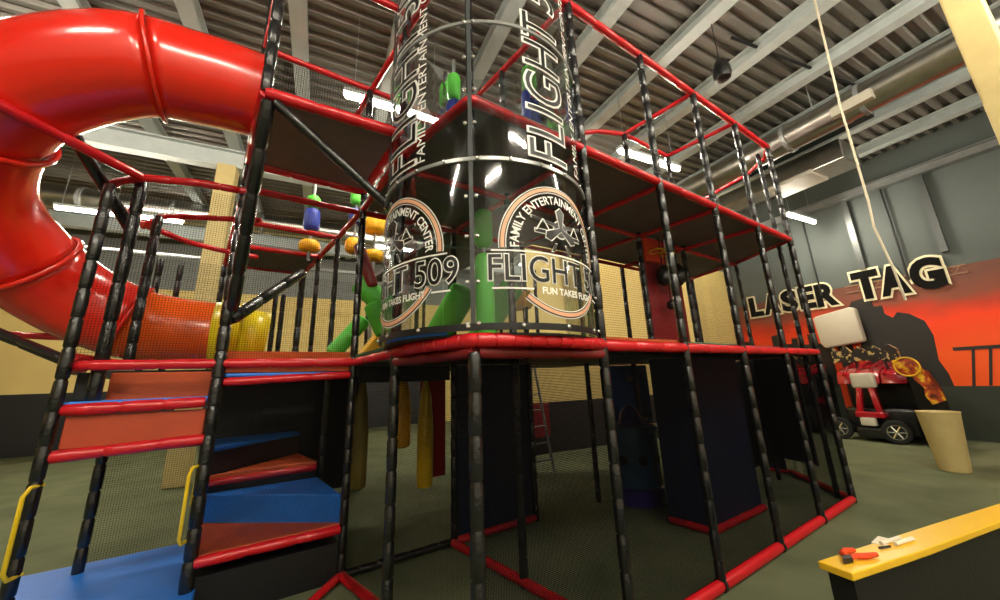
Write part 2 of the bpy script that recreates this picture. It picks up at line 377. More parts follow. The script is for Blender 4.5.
# ---- light fixtures
def lamp(x, y, z, L, lab, ang=0):
    t = thing('ceiling_light', B(x, y, z), lab, 'light', 'long ceiling lights')
    MB().box((x-L/2, y-.06, z+.03), (x+L/2, y+.06, z+.09), B).build('housing', PURLIN, t, smooth=False, bevel=.01)
    MB().tube([B(x-L/2+.03, y, z), B(x+L/2-.03, y, z)], .035, 10).build('light_tube', GLOW, t)
    for s in (-1, 1): MB().tube([B(x+s*L*.4, y, z+.09), B(x+s*L*.4, y, CE)], .006, 5).build('hanger_wire', DULLST, t)
lamp(9.95, 2.4, 3.7, 1.3, 'glowing ceiling light nearest the lettered wall')
lamp(4.3, 2.1, 3.7, 1.5, 'glowing ceiling light above the right end of the play frame')
lamp(-.05, 2.62, 3.7, 1.35, 'glowing ceiling light left of the clear tower top')
lamp(-5.3, 8.1, 3.7, 1.0, 'glowing ceiling light farthest left over the hall')
lamp(-4.2, 8.05, 3.7, .95, 'glowing ceiling light behind the curved red guard rail')
lamp(1.0, 8.1, 3.7, 1.3, 'added fill light far behind the play frame')  # added fixture, brightens the far side of the closed hall
lamp(5.6, 8.1, 3.7, 1.3, 'added fill light beyond the partition wall')  # also added, to light the hall past the partition
for x, y, lab in ((1.2, -3.6, 'added unseen fill light before the front of the play frame'), (-4.2, -2.6, 'added unseen fill light over the stair side before the frame'), (4.6, -2.6, 'added unseen fill light near the counter front'), (-1.2, -4.6, 'added unseen fill light behind the viewer side of the frame'), (7.6, -3.4, 'added unseen fill light over the open carpet at right front'), (-5, 2.6, 'added unseen fill light left of the tube slide')):
    lamp(x, y, 4.1, 1.6, lab)  # out-of-view lamps added as fill for the frame and its dark interior
# ---- hanging speaker and cord
t = thing('hanging_speaker', B(3.93, .49, 3.86), 'black pendant speaker hanging from the ceiling on a wire', 'speaker')
MB().lathe(B(3.93, .49, 3.86), [(.05, 0), (.095, .03), (.115, .1), (.105, .2), (.08, .29), (.05, .33)], 20).build('speaker_body', BLACKL, t)
MB().tube([B(3.93, .49, 4.19), B(3.93, .49, CE)], .006, 5).build('hanger_wire', DARKP, t)
tag(MB().tube([B(5, -.3, CE-.05), B(5, -.23, 3.2), B(5, -.22, 1.93), B(5, -.2, 1.6), B(5, -.25, 1.1), B(5, -.27, .7)], .012, 6).build('dangling_rope', mat('cord_cream', (214, 204, 180), .6)),
    'pale cord hanging down from the ceiling in front of the lettered wall', 'rope')

# ================================================================ PLAY STRUCTURE
ps = thing('play_structure', (0, 0, FL), 'tall indoor playground frame of padded black posts and red rails', 'play structure')
PR = .034
RT = [(5, 0), (5.45, .9), (5.72, 1.8)]
def post(p, z0, z1, r=PR, mt=None, pitch=.2):
    return MB().padded([(p[0], p[1], z0), (p[0], p[1], z1)], r, pitch).build('post', mt or BLACKV, ps)
TOP = 3.2
G = (-1.2, 1.85); GF = (-1.1, .85); L0 = (-.22, 1.87); PM = (-.17, .8); P1 = (-2.0, 1.85)
post((0, 0), FL, .15, .036); post((.03, .05), 1.3, TOP+.6, .026)
for i in range(1, 5): post((i, 0), FL, TOP)
post((5, 0), FL, TOP, .036)
post((5.08, .16), FL, TOP, .03)
post(PM, FL, TOP); post(L0, FL, TOP); post(G, FL, 4.3, .042); post(P1, -1.3, 1.5, .034)
post((-1.86, 1.93), -.06, 1.6, .04, pitch=.3); post((-1.93, 2.72), FL, -.35, .036); post((-1.83, 2.42), .2, 1.52, .036)
post((-2.02, 3.75), .2, 1.5, .034); post((-1.86, 3.9), .2, 1.5, .03)
post(GF, 1.95, 4.3, .036)
for i in (1, 2, 3, 4): post(N(i, .9, 0), FL if i != 2 else .2, TOP)
for i in (1, 2, 3, 4): post(N(i, 1.87, 0), FL, TOP if i == 1 else 1.74)
for i in range(0, 5): post(N(i, 2.75, 0), FL if i in (0, 4) else .2, 1.74, .03)
for i in range(0, 4): post(N(i, 3.65, 0), FL if i == 0 else .2, 1.74, .03)
for i in range(-1, 3): post(N(i, 4.55, 0), FL if i > -1 else .2, 1.74, .03)
post(RT[1], FL, 1.74, .03); post(RT[2], FL, 1.74, .03)
post((-.63, 2.85), .22, 1.27, .032); post((-.78, 3.3), .22, 1.1, .026); post((-.86, 3.3), .22, 1.1, .026)
def rail(pts, r=.036, mt=None, name='rail', pitch=.33):
    return MB().padded(pts, r, pitch).build(name, mt or REDV, ps)
# front facade rails
rail([(1.0, 0, .207), (5, 0, .207)], .04); rail([(0, 0, 1.74), (5, 0, 1.74)], .036); rail([(0, 0, TOP), (5, 0, TOP)], .036)
rail([(1.0, 0, FL+.04), (5, 0, FL+.04)], .042, pitch=1)
for i in range(1, 5):
    MB().lathe((i-.02, 0, FL+.04), [(.047, 0), (.047, .03)], 14, (1, 0, 0)).build('tie_band', BLACKV, ps)
# right side
for z in (.207, 1.74): rail([(5, 0, z), RT[1]+(z,), RT[2]+(z,)], .034)
rail([(5, 0, FL+.04), (5.45, .45, FL+.04), (5.9, .9, FL+.04), (5.9, 1.25, FL+.04)], .036)
rail([(5, 0, TOP), (5.2, .12, TOP-.05), (5.38, .45, TOP-.1), (5.45, .9, TOP-.12), (5.5, 1.4, TOP-.2), (5.3, 1.9, TOP-.25)], .028, pitch=.2)
# beams under level 2
for z in (1.70, TOP):
    for i in (1, 2, 3, 4):
        if z > 3 and i == 2: continue
        rail([(i, 0, z), N(i, .9, z)], .027)
        if z < 3: rail([N(i, .9, z), N(i, 1.87, z)], .027)
rail([N(0, .9, 1.70), RT[1]+(1.70,)], .027); rail([N(0, 1.87, 1.70), RT[2]+(1.70,)], .027)
rail([N(4, .9, TOP), N(3, .9, TOP), N(2.65, 1.05, TOP), N(2.45, 1.2, TOP-.02)], .03)
rail([N(-1, 1.87, TOP), N(1, 1.87, TOP)], .03); rail([N(0, 0, TOP), N(0, 1.87, TOP), N(0, 2.6, TOP)], .03); rail([N(1, 0, TOP), N(1, 1.87, TOP)], .03)
rail([GF+(TOP-.02,), PM+(TOP-.02,)], .03); rail([GF+(TOP-.02,), N(-1, 1.87, TOP-.02)], .03)
# left edge line of level 2 running back
rail([(0, 0, 1.74), PM+(1.74,), L0+(1.74,), N(0, 2.75, 1.74), N(0, 3.65, 1.74), N(0, 4.55, 1.74)], .033)
for y in (1.96, 2.77, 3.6, 4.55): rail([N(-1, y, 1.74), N(0, y, 1.74)], .03)
rail([N(-1, 1.9, 1.74), N(-1, 4.55, 1.74)], .028)
# raised platform at the front left
PZ = 1.94
MB().prism([GF, PM, L0, G], PZ, PZ+.05).build('deck_panel', DECKM, ps, smooth=False)
MB().padded([GF+(PZ,), PM+(PZ,), L0+(PZ,), G+(PZ,), GF+(PZ,)], .042, .3).build('deck_rim', REDV, ps)
def brace(a, b, r=.036): return MB().padded([a, b], r, .33).build('brace', BLACKV, ps)
brace((-1.08, .86, PZ-.04), (-1.17, 1.83, .62), .045)
brace((-1.04, .85, PZ-.05), (-.16, .83, 1.24), .034)
brace((-1.17, 1.85, .54), (-.66, 2.5, 1.18), .048)
# decks
D2 = [(0, 0), (5, 0), RT[1], RT[2], N(0, 1.87, 0)[:2], PM]
MB().prism(D2, 1.745, 1.80).build('deck_panel', DECKM, ps, smooth=False)
MB().prism([N(1, 1.87, 0)[:2], N(2, 1.87, 0)[:2], N(2, 4.55, 0)[:2], N(1, 4.55, 0)[:2]], 1.745, 1.80).build('deck_panel', DECKM, ps, smooth=False)
MB().prism([N(-1, 3.6, 0)[:2], N(0, 3.6, 0)[:2], N(0, 4.55, 0)[:2], N(-1, 4.55, 0)[:2]], 1.745, 1.80).build('deck_panel', DECKM, ps, smooth=False)
D1 = [(0, 0), (5, 0), RT[1], RT[2], N(4, 2.75, 0)[:2], N(2, 4.55, 0)[:2], N(0, 4.55, 0)[:2], N(0, 1.87, 0)[:2], PM]
MB().prism(D1, .18, .23).build('deck_panel', DARKP, ps, smooth=False)
MB().prism([(-2.15, 2.9), (-.3, 2.9), N(0, 4.55, 0)[:2], (-2.3, 4.55)], .15, .2).build('deck_panel', DARKP, ps, smooth=False)
# coloured mat edges along the deck rim
def matbox(a, b, y0, y1, m, z=.225, h=.05, name='mat_edge'):
    return MB().box((a, y0, z), (b, y1, z+h)).build(name, m, ps, smooth=False, bevel=.01)
ORM = mat('orange_carpet_mat', (206, 92, 40), .8, bump=.6, bscale=120)
matbox(1.05, 2, .03, .9, ORM); matbox(2, 3, .03, .9, GREENV, h=.04); matbox(3, 4, .03, .9, mat('dark_red_mat', (130, 30, 26), .6), h=.035); matbox(4, 5, .03, .9, DARKP, h=.03)
MB().extrude([(-1.17, 1.9, .23), (-.25, 1.9, .23), (-.25, 1.9, .30), (-1.17, 1.9, .30)], (0, .6, 0)).build('mat_edge', ORM, ps, smooth=False)
MB().prism([PM, L0, (.2, 1.87), (.2, .9)], .23, .27).build('mat_edge', GREENV, ps, smooth=False)
# round base under the tower
TC, TR = (.47, .6), .77
def cyl(a, z, r=TR): return (TC[0]+r*math.cos(math.radians(a)), TC[1]+r*math.sin(math.radians(a)), z)
def bulge(a, b, s, n=10):
    a = Vector(a); b = Vector(b); d = (b-a).normalized(); nx = Vector((d.y, -d.x)); return [tuple(a.lerp(b, k/n)+nx*s*math.sin(PI*k/n)) for k in range(n+1)]
arc = [p+(.212,) for p in bulge(PM, (0, -.02), .07)+bulge((0, -.02), (1, 0), .09)[1:]]
MB().padded(arc, .04, .17).build('curved_rim', REDV, ps)
rail([(0.02, 0, .15), (1, 0, .15)], .035, MARV); rail([(0.0, 0, .15), PM+(.15,)], .035, MARV)
rail([PM+(.207,), L0+(.207,)], .035); 
MB().prism([cyl(a, 0, TR-.02)[:2] for a in range(0, 360, 10)], .235, .25).build('deck_panel', DARKP, ps, smooth=False)
MB().prism([cyl(a, 0, TR-.03)[:2] for a in range(-196, -138, 8)]+[(.1, .7)], .25, .272).build('mat_edge', BLUEV, ps, smooth=False)
# stair side rails (front plane y = 1.85)
rail([(-2.02, 2.2, .17), (-2.02, 1.95, .18), (-1.9, 1.85, .19), (-1.2, 1.85, .2), (-.22, 1.85, .207)], .036, pitch=.3)
rail([(-2.0, 1.95, -.09), (-1.94, 1.85, -.09), (-1.25, 1.85, -.08)], .038, pitch=.25)
rail([(-2.0, 1.87, -.37), (-1.22, 1.85, -.34)], .038, pitch=.25)
rail([(-1.16, 1.85, .06), (-.25, 1.85, .095)], .032, pitch=.3)
rail([(-1.2, 1.85, -1.14), (-.25, 1.85, -1.14)], .036, pitch=.3)
rail([(-1.23, 2.7, -.80), (-.35, 2.68, -.79)], .03, pitch=.3)
def riser(x0, x1, y, z0, z1, m, th=.03): return MB().box((x0, y, z0), (x1, y+th, z1)).build('riser', m, ps, smooth=False, bevel=.008)
riser(-1.95, -1.24, 1.87, -.33, -.13, RISV); riser(-1.84, -1.24, 2.1, -.06, .15, ORV); riser(-1.16, -.25, 1.88, .13, .20, ORV); riser(-1.98, -1.86, 2.0, -.04, .15, DARKP)
def tread(poly, z, h, m): return MB().prism(poly, z-h, z).build('tread', m, ps, smooth=False, bevel=.012)
tread([(-2.0, 1.86), (-1.22, 1.86), (-1.22, 2.32), (-2.0, 2.32)], -.04, .04, BLUEV)
tread([(-1.16, 1.86), (-.25, 1.86), (-.25, 2.1), (-1.16, 2.1)], .125, .03, BLUEV)
tread([(-2.0, 1.87), (-1.22, 1.87), (-1.22, 2.5), (-2.0, 2.5)], -.35, .04, DARKP)
tread([(-2.3, 2.93), (-1.3, 2.93), (-1.15, 1.9), (-1.15, 1.0), (-2.1, 1.0)], -1.3, .21, BLUEV)
tread([(-1.2, 1.87), (-.25, 1.87), (-.25, 1.95), (-1.22, 2.75)], -1.10, .05, ORV)
tread([(-.25, 1.89), (-.33, 2.7), (-1.24, 2.74), (-1.24, 2.68)], -.885, .32, BLUEV)
tread([(-.35, 2.68), (-.46, 3.36), (-1.12, 2.72), (-1.22, 2.7)], -.73, .06, ORV)
MB().prism([(-.37, 2.72), (-.48, 3.34), (-1.1, 2.76)], -1.3, -.79).build('riser', DARKP, ps, smooth=False)
tread([(-.46, 3.36), (-.52, 3.5), (-1.3, 3.4), (-1.22, 2.64)], -.50, .04, BLUEV)
MB().prism([(-.46, 3.38), (-.52, 3.5), (-1.3, 3.4), (-1.22, 2.7)], -.73, -.54).build('riser', mat('dark_plum', (50, 38, 46), .5), ps, smooth=False)
MB().prism([(-1.2, 1.87), (-.25, 1.87), (-.3, 2.6), (-1.2, 2.6)], FL, -1.24).build('riser', DARKP, ps, smooth=False)
MB().box((-1.3, 3.6, FL), (-.3, 3.64, .15)).build('shade_panel', DARKP, ps, smooth=False)  # dark sheet added to stand in for the unlit interior behind the stairs
# grab handles
for x in (-1.24, -1.98):
    MB().tube([(x+.01, 1.86, -.52), (x-.02, 1.80, -.52), (x-.03, 1.76, -.56), (x-.03, 1.76, -.95), (x-.02, 1.79, -.99), (x+.01, 1.86, -.99)], .011, 8).build('grab_handle', YELP, ps)
MB().tube([(-1.3, 2.9, -.3), (-1.32, 2.9, -1.0)], .02, 8).build('grab_handle', YELP, ps)
# floor bars
def fb(a, b, m, r=.035, pitch=.3): return MB().padded([a+(FL+.04,), b+(FL+.04,)], r, pitch).build('floor_bar', m, ps)
fb(L0, (.77, 1.87), BLACKV, pitch=.15); fb((.77, 1.87), (1.0, .05), REDV); fb((.8, 1.87), N(2, 1.87, 0)[:2], REDV); fb((2.83, .93), (2.88, .5), REDV); fb((2.88, .5), (3.97, .5), REDV)
fb(L0, (-.05, 1.1), REDV); fb(L0, (-.9, 1.1), REDV, .03)
# navy panels below the deck
def panel(a, b, m, z0=FL+.06, z1=.17, th=.03):
    d = Vector((b[0]-a[0], b[1]-a[1])).normalized(); nx, ny = -d.y*th, d.x*th
    return MB().prism([a, b, (b[0]+nx, b[1]+ny), (a[0]+nx, a[1]+ny)], z0, z1).build('wall_panel', m, ps, smooth=False)
panel((.80, 1.88), N(2, 1.88, 0)[:2], NAVYV); panel((2.83, .93), (2.88, .52), NAVYV); panel((2.88, .52), (3.97, .52), NAVYV)
panel((3.97, 1.3), (5.9, 1.3), DARKP); panel((5.9, .95), (5.9, 1.3), DARKP); panel((5.17, .3), (5.47, .92), DARKP, z0=-1.2)
panel(N(0, 4.58, 0)[:2], N(1, 4.58, 0)[:2], DARKP)
MB().box((-.15, 1.93, .02), (.78, 2.0, .17)).build('wall_panel', DARKP, ps, smooth=False)
# climbing wall with holds
cw = MB().box((3.40, 1.98, FL), (4.25, 2.03, .15)).build('climbing_panel', CLIMB, ps, smooth=False)
for x, z, r in ((3.76, -.04, .05), (3.79, -.58, .035), (3.92, -.61, .035), (4.02, -.63, .035)):
    MB().lathe((x, 1.99, z), [(r, 0), (r*1.1, .03), (r*.8, .07), (r*.3, .085)], 14, (0, -1, 0)).build('climbing_hold', CREAM, cw)
# nets
def net(a, b, z0, z1, m=NET):
    o = MB().sheet((a[0], a[1], z0), (b[0], b[1], z0), (b[0], b[1], z1), (a[0], a[1], z1)).build('net_panel', m, ps, smooth=False); return o
net(P1, G, .24, 1.6); net(G, L0, .24, 1.74); net((-2.0, 2.9), (-1.25, 2.9), FL+.2, -.38)
for i in range(1, 5): net((i, .01), (i+1, .01), .25, 1.7); net((i, .01), (i+1, .01), FL+.06, .17, SCRIM)
net((0, .02), (1, .02), FL+.06, .15, SCRIM); net((0, 0), PM, FL+.06, .15, NETD); net(PM, L0, FL+.06, .15, NETD)
net(G, L0, -1.1, .1, NETD)
net(RT[0], RT[1], .25, 1.7); net(RT[1], RT[2], .25, 1.7, NETD); net(RT[0], (5.5, .5), FL+.06, .17, SCRIM); net((5.5, .5), (5.9, .95), FL+.06, .17, SCRIM)
net(N(0, 4.6, 0)[:2], N(4, 4.6, 0)[:2], .25, 1.7); net(N(-2, 4.6, 0)[:2], N(0, 4.6, 0)[:2], .25, 1.74)
net(G, L0, PZ+.05, TOP); net(GF, PM, PZ+.05, PZ+.3); net(L0, PM, .24, 1.7)
net(N(-1, 1.87, 0)[:2], N(-1, 4.55, 0)[:2], .3, 1.7)
# curved guard rails at the left landing
rail([(-1.12, 1.84, 1.66), (-1.49, 1.78, 1.62), (-1.84, 1.85, 1.6), (-2.0, 1.98, 1.59), (-2.1, 2.15, 1.59), (-2.14, 2.38, 1.6), (-2.1, 2.7, 1.6), (-2.04, 2.92, 1.6), (-1.74, 3.3, 1.6), (-1.47, 3.44, 1.6), (-1.1, 3.6, 1.62)], .03, pitch=.15)
rail([(-2.02, 2.86, 1.55), (-1.88, 2.66, 1.6), (-1.77, 2.57, 1.6), (-1.07, 2.3, 1.6)], .026, pitch=.2)
rail([(-2.5, 1.1, 1.62), (-1.84, 1.85, 1.6)], .034, pitch=.4)
rail([(-2.9, 2.9, .5), (-1.95, 2.87, .47)], .028); rail([(-2.0, 1.95, .25), (-1.93, 2.8, .25)], .03)
brace((-2.3, 1.5, 1.95), (-1.93, 2.28, 1.28), .042); brace((-2.6, 2.3, .5), (-2.02, 1.95, .22), .035)
# maroon panel and ball hoops upstairs
MB().box((2.93, .93, .26), (3.78, .97, 1.42)).build('wall_panel', MARV, ps, smooth=False)
MB().box((2.98, .88, 1.40), (3.42, .93, 1.69)).build('backboard', ORP, ps, smooth=False, bevel=.01)
for x in (3.08, 3.3):
    h = MB(); h.tube([(x+.09*math.cos(a/16*2*PI), .79+.09*math.sin(a/16*2*PI), 1.5) for a in range(17)], .011, 6); h.build('hoop', YELP, ps)
    MB().tube([(x, .88, 1.5), (x, .93, 1.5)], .02, 6).build('hoop_bracket', YELP, ps)
for x, z, h, r in ((3.22, 1.08, .26, .085), (3.3, .78, .12, .06), (3.56, 1.12, .3, .09)):
    MB().lathe((x, .83, z), [(r*.3, 0), (r*.85, h*.15), (r, h*.4), (r*.9, h*.75), (r*.3, h)], 18).build('black_buoy', BLACKV, ps)
    MB().tube([(x, .83, z+h), (x, .83, 1.72)], .008, 5).build('buoy_rope', DARKP, ps)

# ================================================================ CLEAR TOWER
tw = thing('clear_tower', (TC[0], TC[1], .24), 'tall round see-through climbing tower with white FLIGHT 509 lettering', 'tower')
joints = [-208, -128, -48.5, 31, 92]
levels = [.26, 1.30, 2.34, 3.38]
def arcpanel(a0, a1, z0, z1, r=TR, name='clear_panel', m=ACRYL, th=0, step=4):
    n = max(2, int((a1-a0)/step)); vs = []; rs = (r,) if not th else (r, r+th)
    mb = MB()
    if not th:
        for k in range(n+1): a = a0+(a1-a0)*k/n; vs += [cyl(a, z0, r), cyl(a, z1, r)]
        mb.add(vs, [(2*k, 2*k+2, 2*k+3, 2*k+1) for k in range(n)])
    else:
        for k in range(n+1):
            a = a0+(a1-a0)*k/n; vs += [cyl(a, z0, r), cyl(a, z1, r), cyl(a, z0, r+th), cyl(a, z1, r+th)]
        f = []
        for k in range(n):
            i = 4*k; j = i+4; f += [(i, i+1, j+1, j), (i+2, j+2, j+3, i+3), (i+1, i+3, j+3, j+1), (i, j, j+2, i+2)]
        f += [(0, 2, 3, 1), (4*n, 4*n+1, 4*n+3, 4*n+2)]
        mb.add(vs, f)
    return mb.build(name, m, tw)
for z0, z1 in zip(levels, levels[1:]):
    for a0, a1 in zip(joints, joints[1:]):
        arcpanel(a0+.6, a1-.6, z0+.004, z1-.004)
    arcpanel(joints[-1]+.6, 151.5, z0+.004, z1-.004)
FILMB = mat('ring_flange', (150, 152, 150), .3, .4)
for z in levels[1:3]: arcpanel(-206, 150, z-.012, z+.012, TR+.003, 'joint_ring', FILMB, .012)
arcpanel(-206, -48, .262, .30, TR+.003, 'base_strip', DARKP, .01)
for a in joints[:3]:
    arcpanel(a-.9, a+.9, .26, 3.38, TR+.004, 'seam_strip', FILMB if a != -128 else mat('smoke_strip', (70, 74, 76), .3), .008, 1)
bolts = [(a+o, z) for a in (-128, -48.5) for o in (-2.2, 2.2) for z in (.30, .53, .8, 1.05, 1.55, 1.8, 2.05, 2.34)] + [(a, z) for z in (1.30,) for a in range(-200, -48, 15)] + [(a, .285) for a in range(-196, -50, 22)]
for a, z in bolts:
    p = cyl(a, z, TR+.012); ax = (math.cos(math.radians(a)), math.sin(math.radians(a)), 0)
    MB().lathe(p, [(.013, 0), (.013, .008), (.007, .014)], 8, ax).build('bolt', BOLT, tw)
# lettering wrapped on the panels
def wrap(vs, fs, a0, zc, name, m, lift, rot=0):
    mb = MB(); q = []
    for v in vs:
        x, y = v.x, v.y
        if rot: x, y = -y, x
        p = cyl(a0+math.degrees(x/TR), zc+y, TR+lift); q.append(p)
    mb.add(q, fs); return mb.build(name, m, tw, smooth=False)
def subdiv(vs, fs):   # split long triangles so wraps stay on the cylinder
    import bmesh
    bm = bmesh.new(); bv = [bm.verts.new(v) for v in vs]; bm.verts.ensure_lookup_table()
    for f in fs:
        try: bm.faces.new([bv[i] for i in f])
        except ValueError: pass
    bmesh.ops.triangulate(bm, faces=bm.faces[:])
    for _ in range(3):
        es = [e for e in bm.edges if e.calc_length() > .06]
        if es: bmesh.ops.subdivide_edges(bm, edges=es, cuts=1); bmesh.ops.triangulate(bm, faces=bm.faces[:])
    bm.verts.index_update(); V = [v.co.copy() for v in bm.verts]; F = [tuple(v.index for v in f.verts) for f in bm.faces]; bm.free(); return V, F
def lettering(s, w, h, a0, zc, rot=0, out=.05, th=-.01, arcr=None, base='lettering'):
    core, cf = text_mesh(s, 1, th); edge, ef = text_mesh(s, 1, th+out)
    for nm, vs, fs, m, lift in ((base+'_outline', edge, ef, WHITEL, .010), (base, core, cf, BLACKL, .014)):
        q = fit(vs, w, h, core)
        if arcr: q = [Vector(((arcr+v.y)*math.sin(v.x/arcr), (arcr+v.y)*math.cos(v.x/arcr), 0)) for v in q]
        q, fs = subdiv(q, fs); wrap(q, fs, a0, zc, nm, m, lift, rot)
def solidtext(s, w, h, a0, zc, rot=0, arcr=None, m=WHITEL, th=.0, name='small_lettering'):
    v, f = text_mesh(s, 1, th); v = fit(v, w, h)
    if arcr: v = [Vector(((arcr+p.y)*math.sin(p.x/arcr), (arcr+p.y)*math.cos(p.x/arcr), 0)) for p in v]
    v, f = subdiv(v, f); wrap(v, f, a0, zc, name, m, .012, rot)
def band(r0, r1, t0, t1, m, a0, zc, lift, name='emblem_ring', n=60):
    vs = []; fs = []
    for k in range(n+1):
        t = math.radians(t0+(t1-t0)*k/n)
        vs += [Vector((r0*math.sin(t), r0*math.cos(t), 0)), Vector((r1*math.sin(t), r1*math.cos(t), 0))]
    fs = [(2*k, 2*k+2, 2*k+3, 2*k+1) for k in range(n)]
    wrap(vs, fs, a0, zc, name, m, lift)
def strip(poly, m, a0, zc, lift, name):
    v, f = subdiv([Vector((x, y, 0)) for x, y in poly], [tuple(range(len(poly)))]); wrap(v, f, a0, zc, name, m, lift)
def thick(poly, d):
    cx = sum(p[0] for p in poly)/len(poly); cy = sum(p[1] for p in poly)/len(poly)
    return [(x+math.copysign(d, x-cx), y+math.copysign(d, y-cy)) for x, y in poly]
def logo(a0):
    zc = .75; R0 = .395
    for t0, t1 in ((-93, 93), (125, 221)):
        band(R0-.023, R0+.023, t0, t1, WHITEL, a0, zc, .008); band(R0-.017, R0+.017, t0, t1, BLACKL, a0, zc, .010); band(R0-.011, R0+.011, t0, t1, PEACH, a0, zc, .012)
    solidtext('FAMILY ENTERTAINMENT CENTER', 1.05, .055, a0, zc, arcr=.325, th=.02)
    lettering('FLIGHT 509', .98, .155, a0+1, .612, out=.032, th=.002)
    solidtext('FUN TAKES FLIGHT', .47, .042, a0+5, .487, th=.03)
    for x0, x1, z in ((-.46, .44, .708), (-.46, -.22, .487), (.34, .46, .487)):
        strip([(x0, 0), (x1, 0), (x1, .010), (x0, .010)], WHITEL, a0, z, .010, 'emblem_line')
    # little aeroplane: wings, struts, propeller, landing legs
    zp = .885
    for sgn in (-1, 1):
        wing = [(sgn*.04, .035), (sgn*.21, .06), (sgn*.21, .04), (sgn*.04, .012)]
        low = [(sgn*.05, -.05), (sgn*.19, -.04), (sgn*.19, -.02), (sgn*.05, -.028)]
        for pl in (wing, low):
            strip(thick(pl, .006), WHITEL, a0, zp, .008, 'emblem_wing'); strip(pl, BLACKL, a0, zp, .011, 'emblem_wing')
        for x0, x1 in ((.08, .13), (.18, .13)):
            pl = [(sgn*x0, -.03), (sgn*(x0+.010), -.03), (sgn*(x1+.010), .05), (sgn*x1, .05)]
            strip(pl, WHITEL, a0, zp, .012, 'emblem_strut')
        pl = [(sgn*.035, -.10), (sgn*.055, -.10), (sgn*.08, -.15), (sgn*.06, -.15)]
        strip(thick(pl, .006), WHITEL, a0, zp, .008, 'emblem_leg'); strip(pl, BLACKL, a0, zp, .011, 'emblem_leg')
    band(0, .062, 0, 360, WHITEL, a0, zp, .009, 'emblem_nose', 24); band(0, .053, 0, 360, BLACKL, a0, zp, .0115, 'emblem_nose', 24)
    for k in range(3):
        t = math.radians(120*k); r = .115
        def bl(s1, s2): return [(s1*.010*math.cos(t), -s1*.010*math.sin(t)), (r*math.sin(t)+s1*.03*math.cos(t), r*math.cos(t)-s1*.03*math.sin(t)), (s2*r*1.22*math.sin(t), s2*r*1.22*math.cos(t)), (r*math.sin(t)-s1*.03*math.cos(t), r*math.cos(t)+s1*.03*math.sin(t)), (-s1*.010*math.cos(t), s1*.010*math.sin(t))]
        strip(bl(1.3, 1.06), WHITEL, a0, zp, .013, 'emblem_propeller'); strip(bl(1, 1), BLACKL, a0, zp, .016, 'emblem_propeller')
for a0 in (-86, -171.5): logo(a0)
for a0 in (-89, -168):
    lettering('FLIGHT 509', 1.78, .31, a0, 2.25, rot=1, out=.035, th=-.012)
    solidtext('FAMILY ENTERTAINMENT CENTER', 1.7, .07, a0+(22 if a0 > -100 else 15), 2.2, rot=1, th=.0)

# ================================================================ SLIDE
sl = thing('tube_slide', (-2.3, 2.1, FL), 'big red and orange enclosed tube slide curling down at left', 'slide')
def cr(P, n=8):
    out = []
    for i in range(len(P)-1):
        p0 = Vector(P[max(i-1, 0)]); p1 = Vector(P[i]); p2 = Vector(P[i+1]); p3 = Vector(P[min(i+2, len(P)-1)])
        for k in range(n):
            t = k/n; out.append(tuple(.5*((2*p1)+(p2-p0)*t+(2*p0-5*p1+4*p2-p3)*t*t+(3*p1-p0-3*p2+p3)*t**3)))
    out.append(tuple(P[-1])); return out
path = cr([(-1.12, 1.36, 2.27), (-1.5, 1.34, 2.24), (-1.95, 1.34, 2.13), (-2.5, 1.62, 1.8), (-2.74, 2.15, 1.36), (-2.46, 2.68, .92), (-1.97, 2.86, .63), (-1.42, 2.86, .54), (-1.28, 2.86, .53)], 8)
def slide_mesh(pts, r, name, m, solid=.012):
    o = MB().tube(pts, r, 32, cap=False).build(name, m, sl); sd = o.modifiers.new('s', 'SOLIDIFY'); sd.thickness = solid*S; sd.offset = 0; return o
cuts = [0, 13, 26, 38, 48, 62]
for k, (a, b) in enumerate(zip(cuts, cuts[1:])):
    slide_mesh(path[a:b+1], .31, 'slide_section', TUBER if k < 4 else TUBEO)
    if k: slide_mesh([path[a-1] if 0 else tuple(Vector(path[a]).lerp(Vector(path[a-1]), .18)), tuple(Vector(path[a]).lerp(Vector(path[a+1]), .18))], .335, 'slide_flange', TUBER, .03)
slide_mesh([(-1.36, 2.86, .53), (-1.14, 2.86, .53)], .32, 'slide_coupler', TUBEY, .02)
slide_mesh([(-1.14, 2.86, .50), (-.92, 2.87, .48)], .30, 'slide_mouth', TUBEY, .02)

# ================================================================ ROLLER POLES (foam)
def pole(p, z0, z1, rolls, lab):
    t = thing('roller_pole', (p[0], p[1], z0), lab, 'roller pole', 'poles with foam rollers')
    MB().tube([(p[0], p[1], z0), (p[0], p[1], z1)], .02, 8).build('pole', DULLST, t)
    for z, h, r, m in rolls:
        e = min(.07, h*.4); MB().lathe((p[0], p[1], z-h/2), [(r*.45, 0), (r*.72, e*.15), (r*.9, e*.45), (r, e), (r, h-e), (r*.9, h-e*.45), (r*.72, h-e*.15), (r*.45, h)], 20).build('foam_roller', m, t)
pole((-.55, 3.4), 1.6, 2.9, [(2.44, .17, .09, GREENF), (2.17, .32, .1, BLUEF), (1.80, .16, .13, YELF)], 'pole with green blue and yellow foam rollers behind the left platform')
pole((0.0, 3.4), 1.75, 3.1, [(2.66, .26, .09, GREENF), (2.35, .22, .1, BLUEF), (1.9, .22, .12, YELF)], 'pole with green roller above the slanting black brace')
pole((.28, 3.4), .25, 2.7, [(2.27, .26, .15, YELF), (1.80, .17, .14, YELF)], 'pole with two fat yellow rollers beside the clear tower')
pole((.53, 1.3), 1.82, 3.5, [(3.14, .32, .075, GREENF), (2.84, .22, .085, BLUEF)], 'thin green and blue roller pole at the left inside the tower')
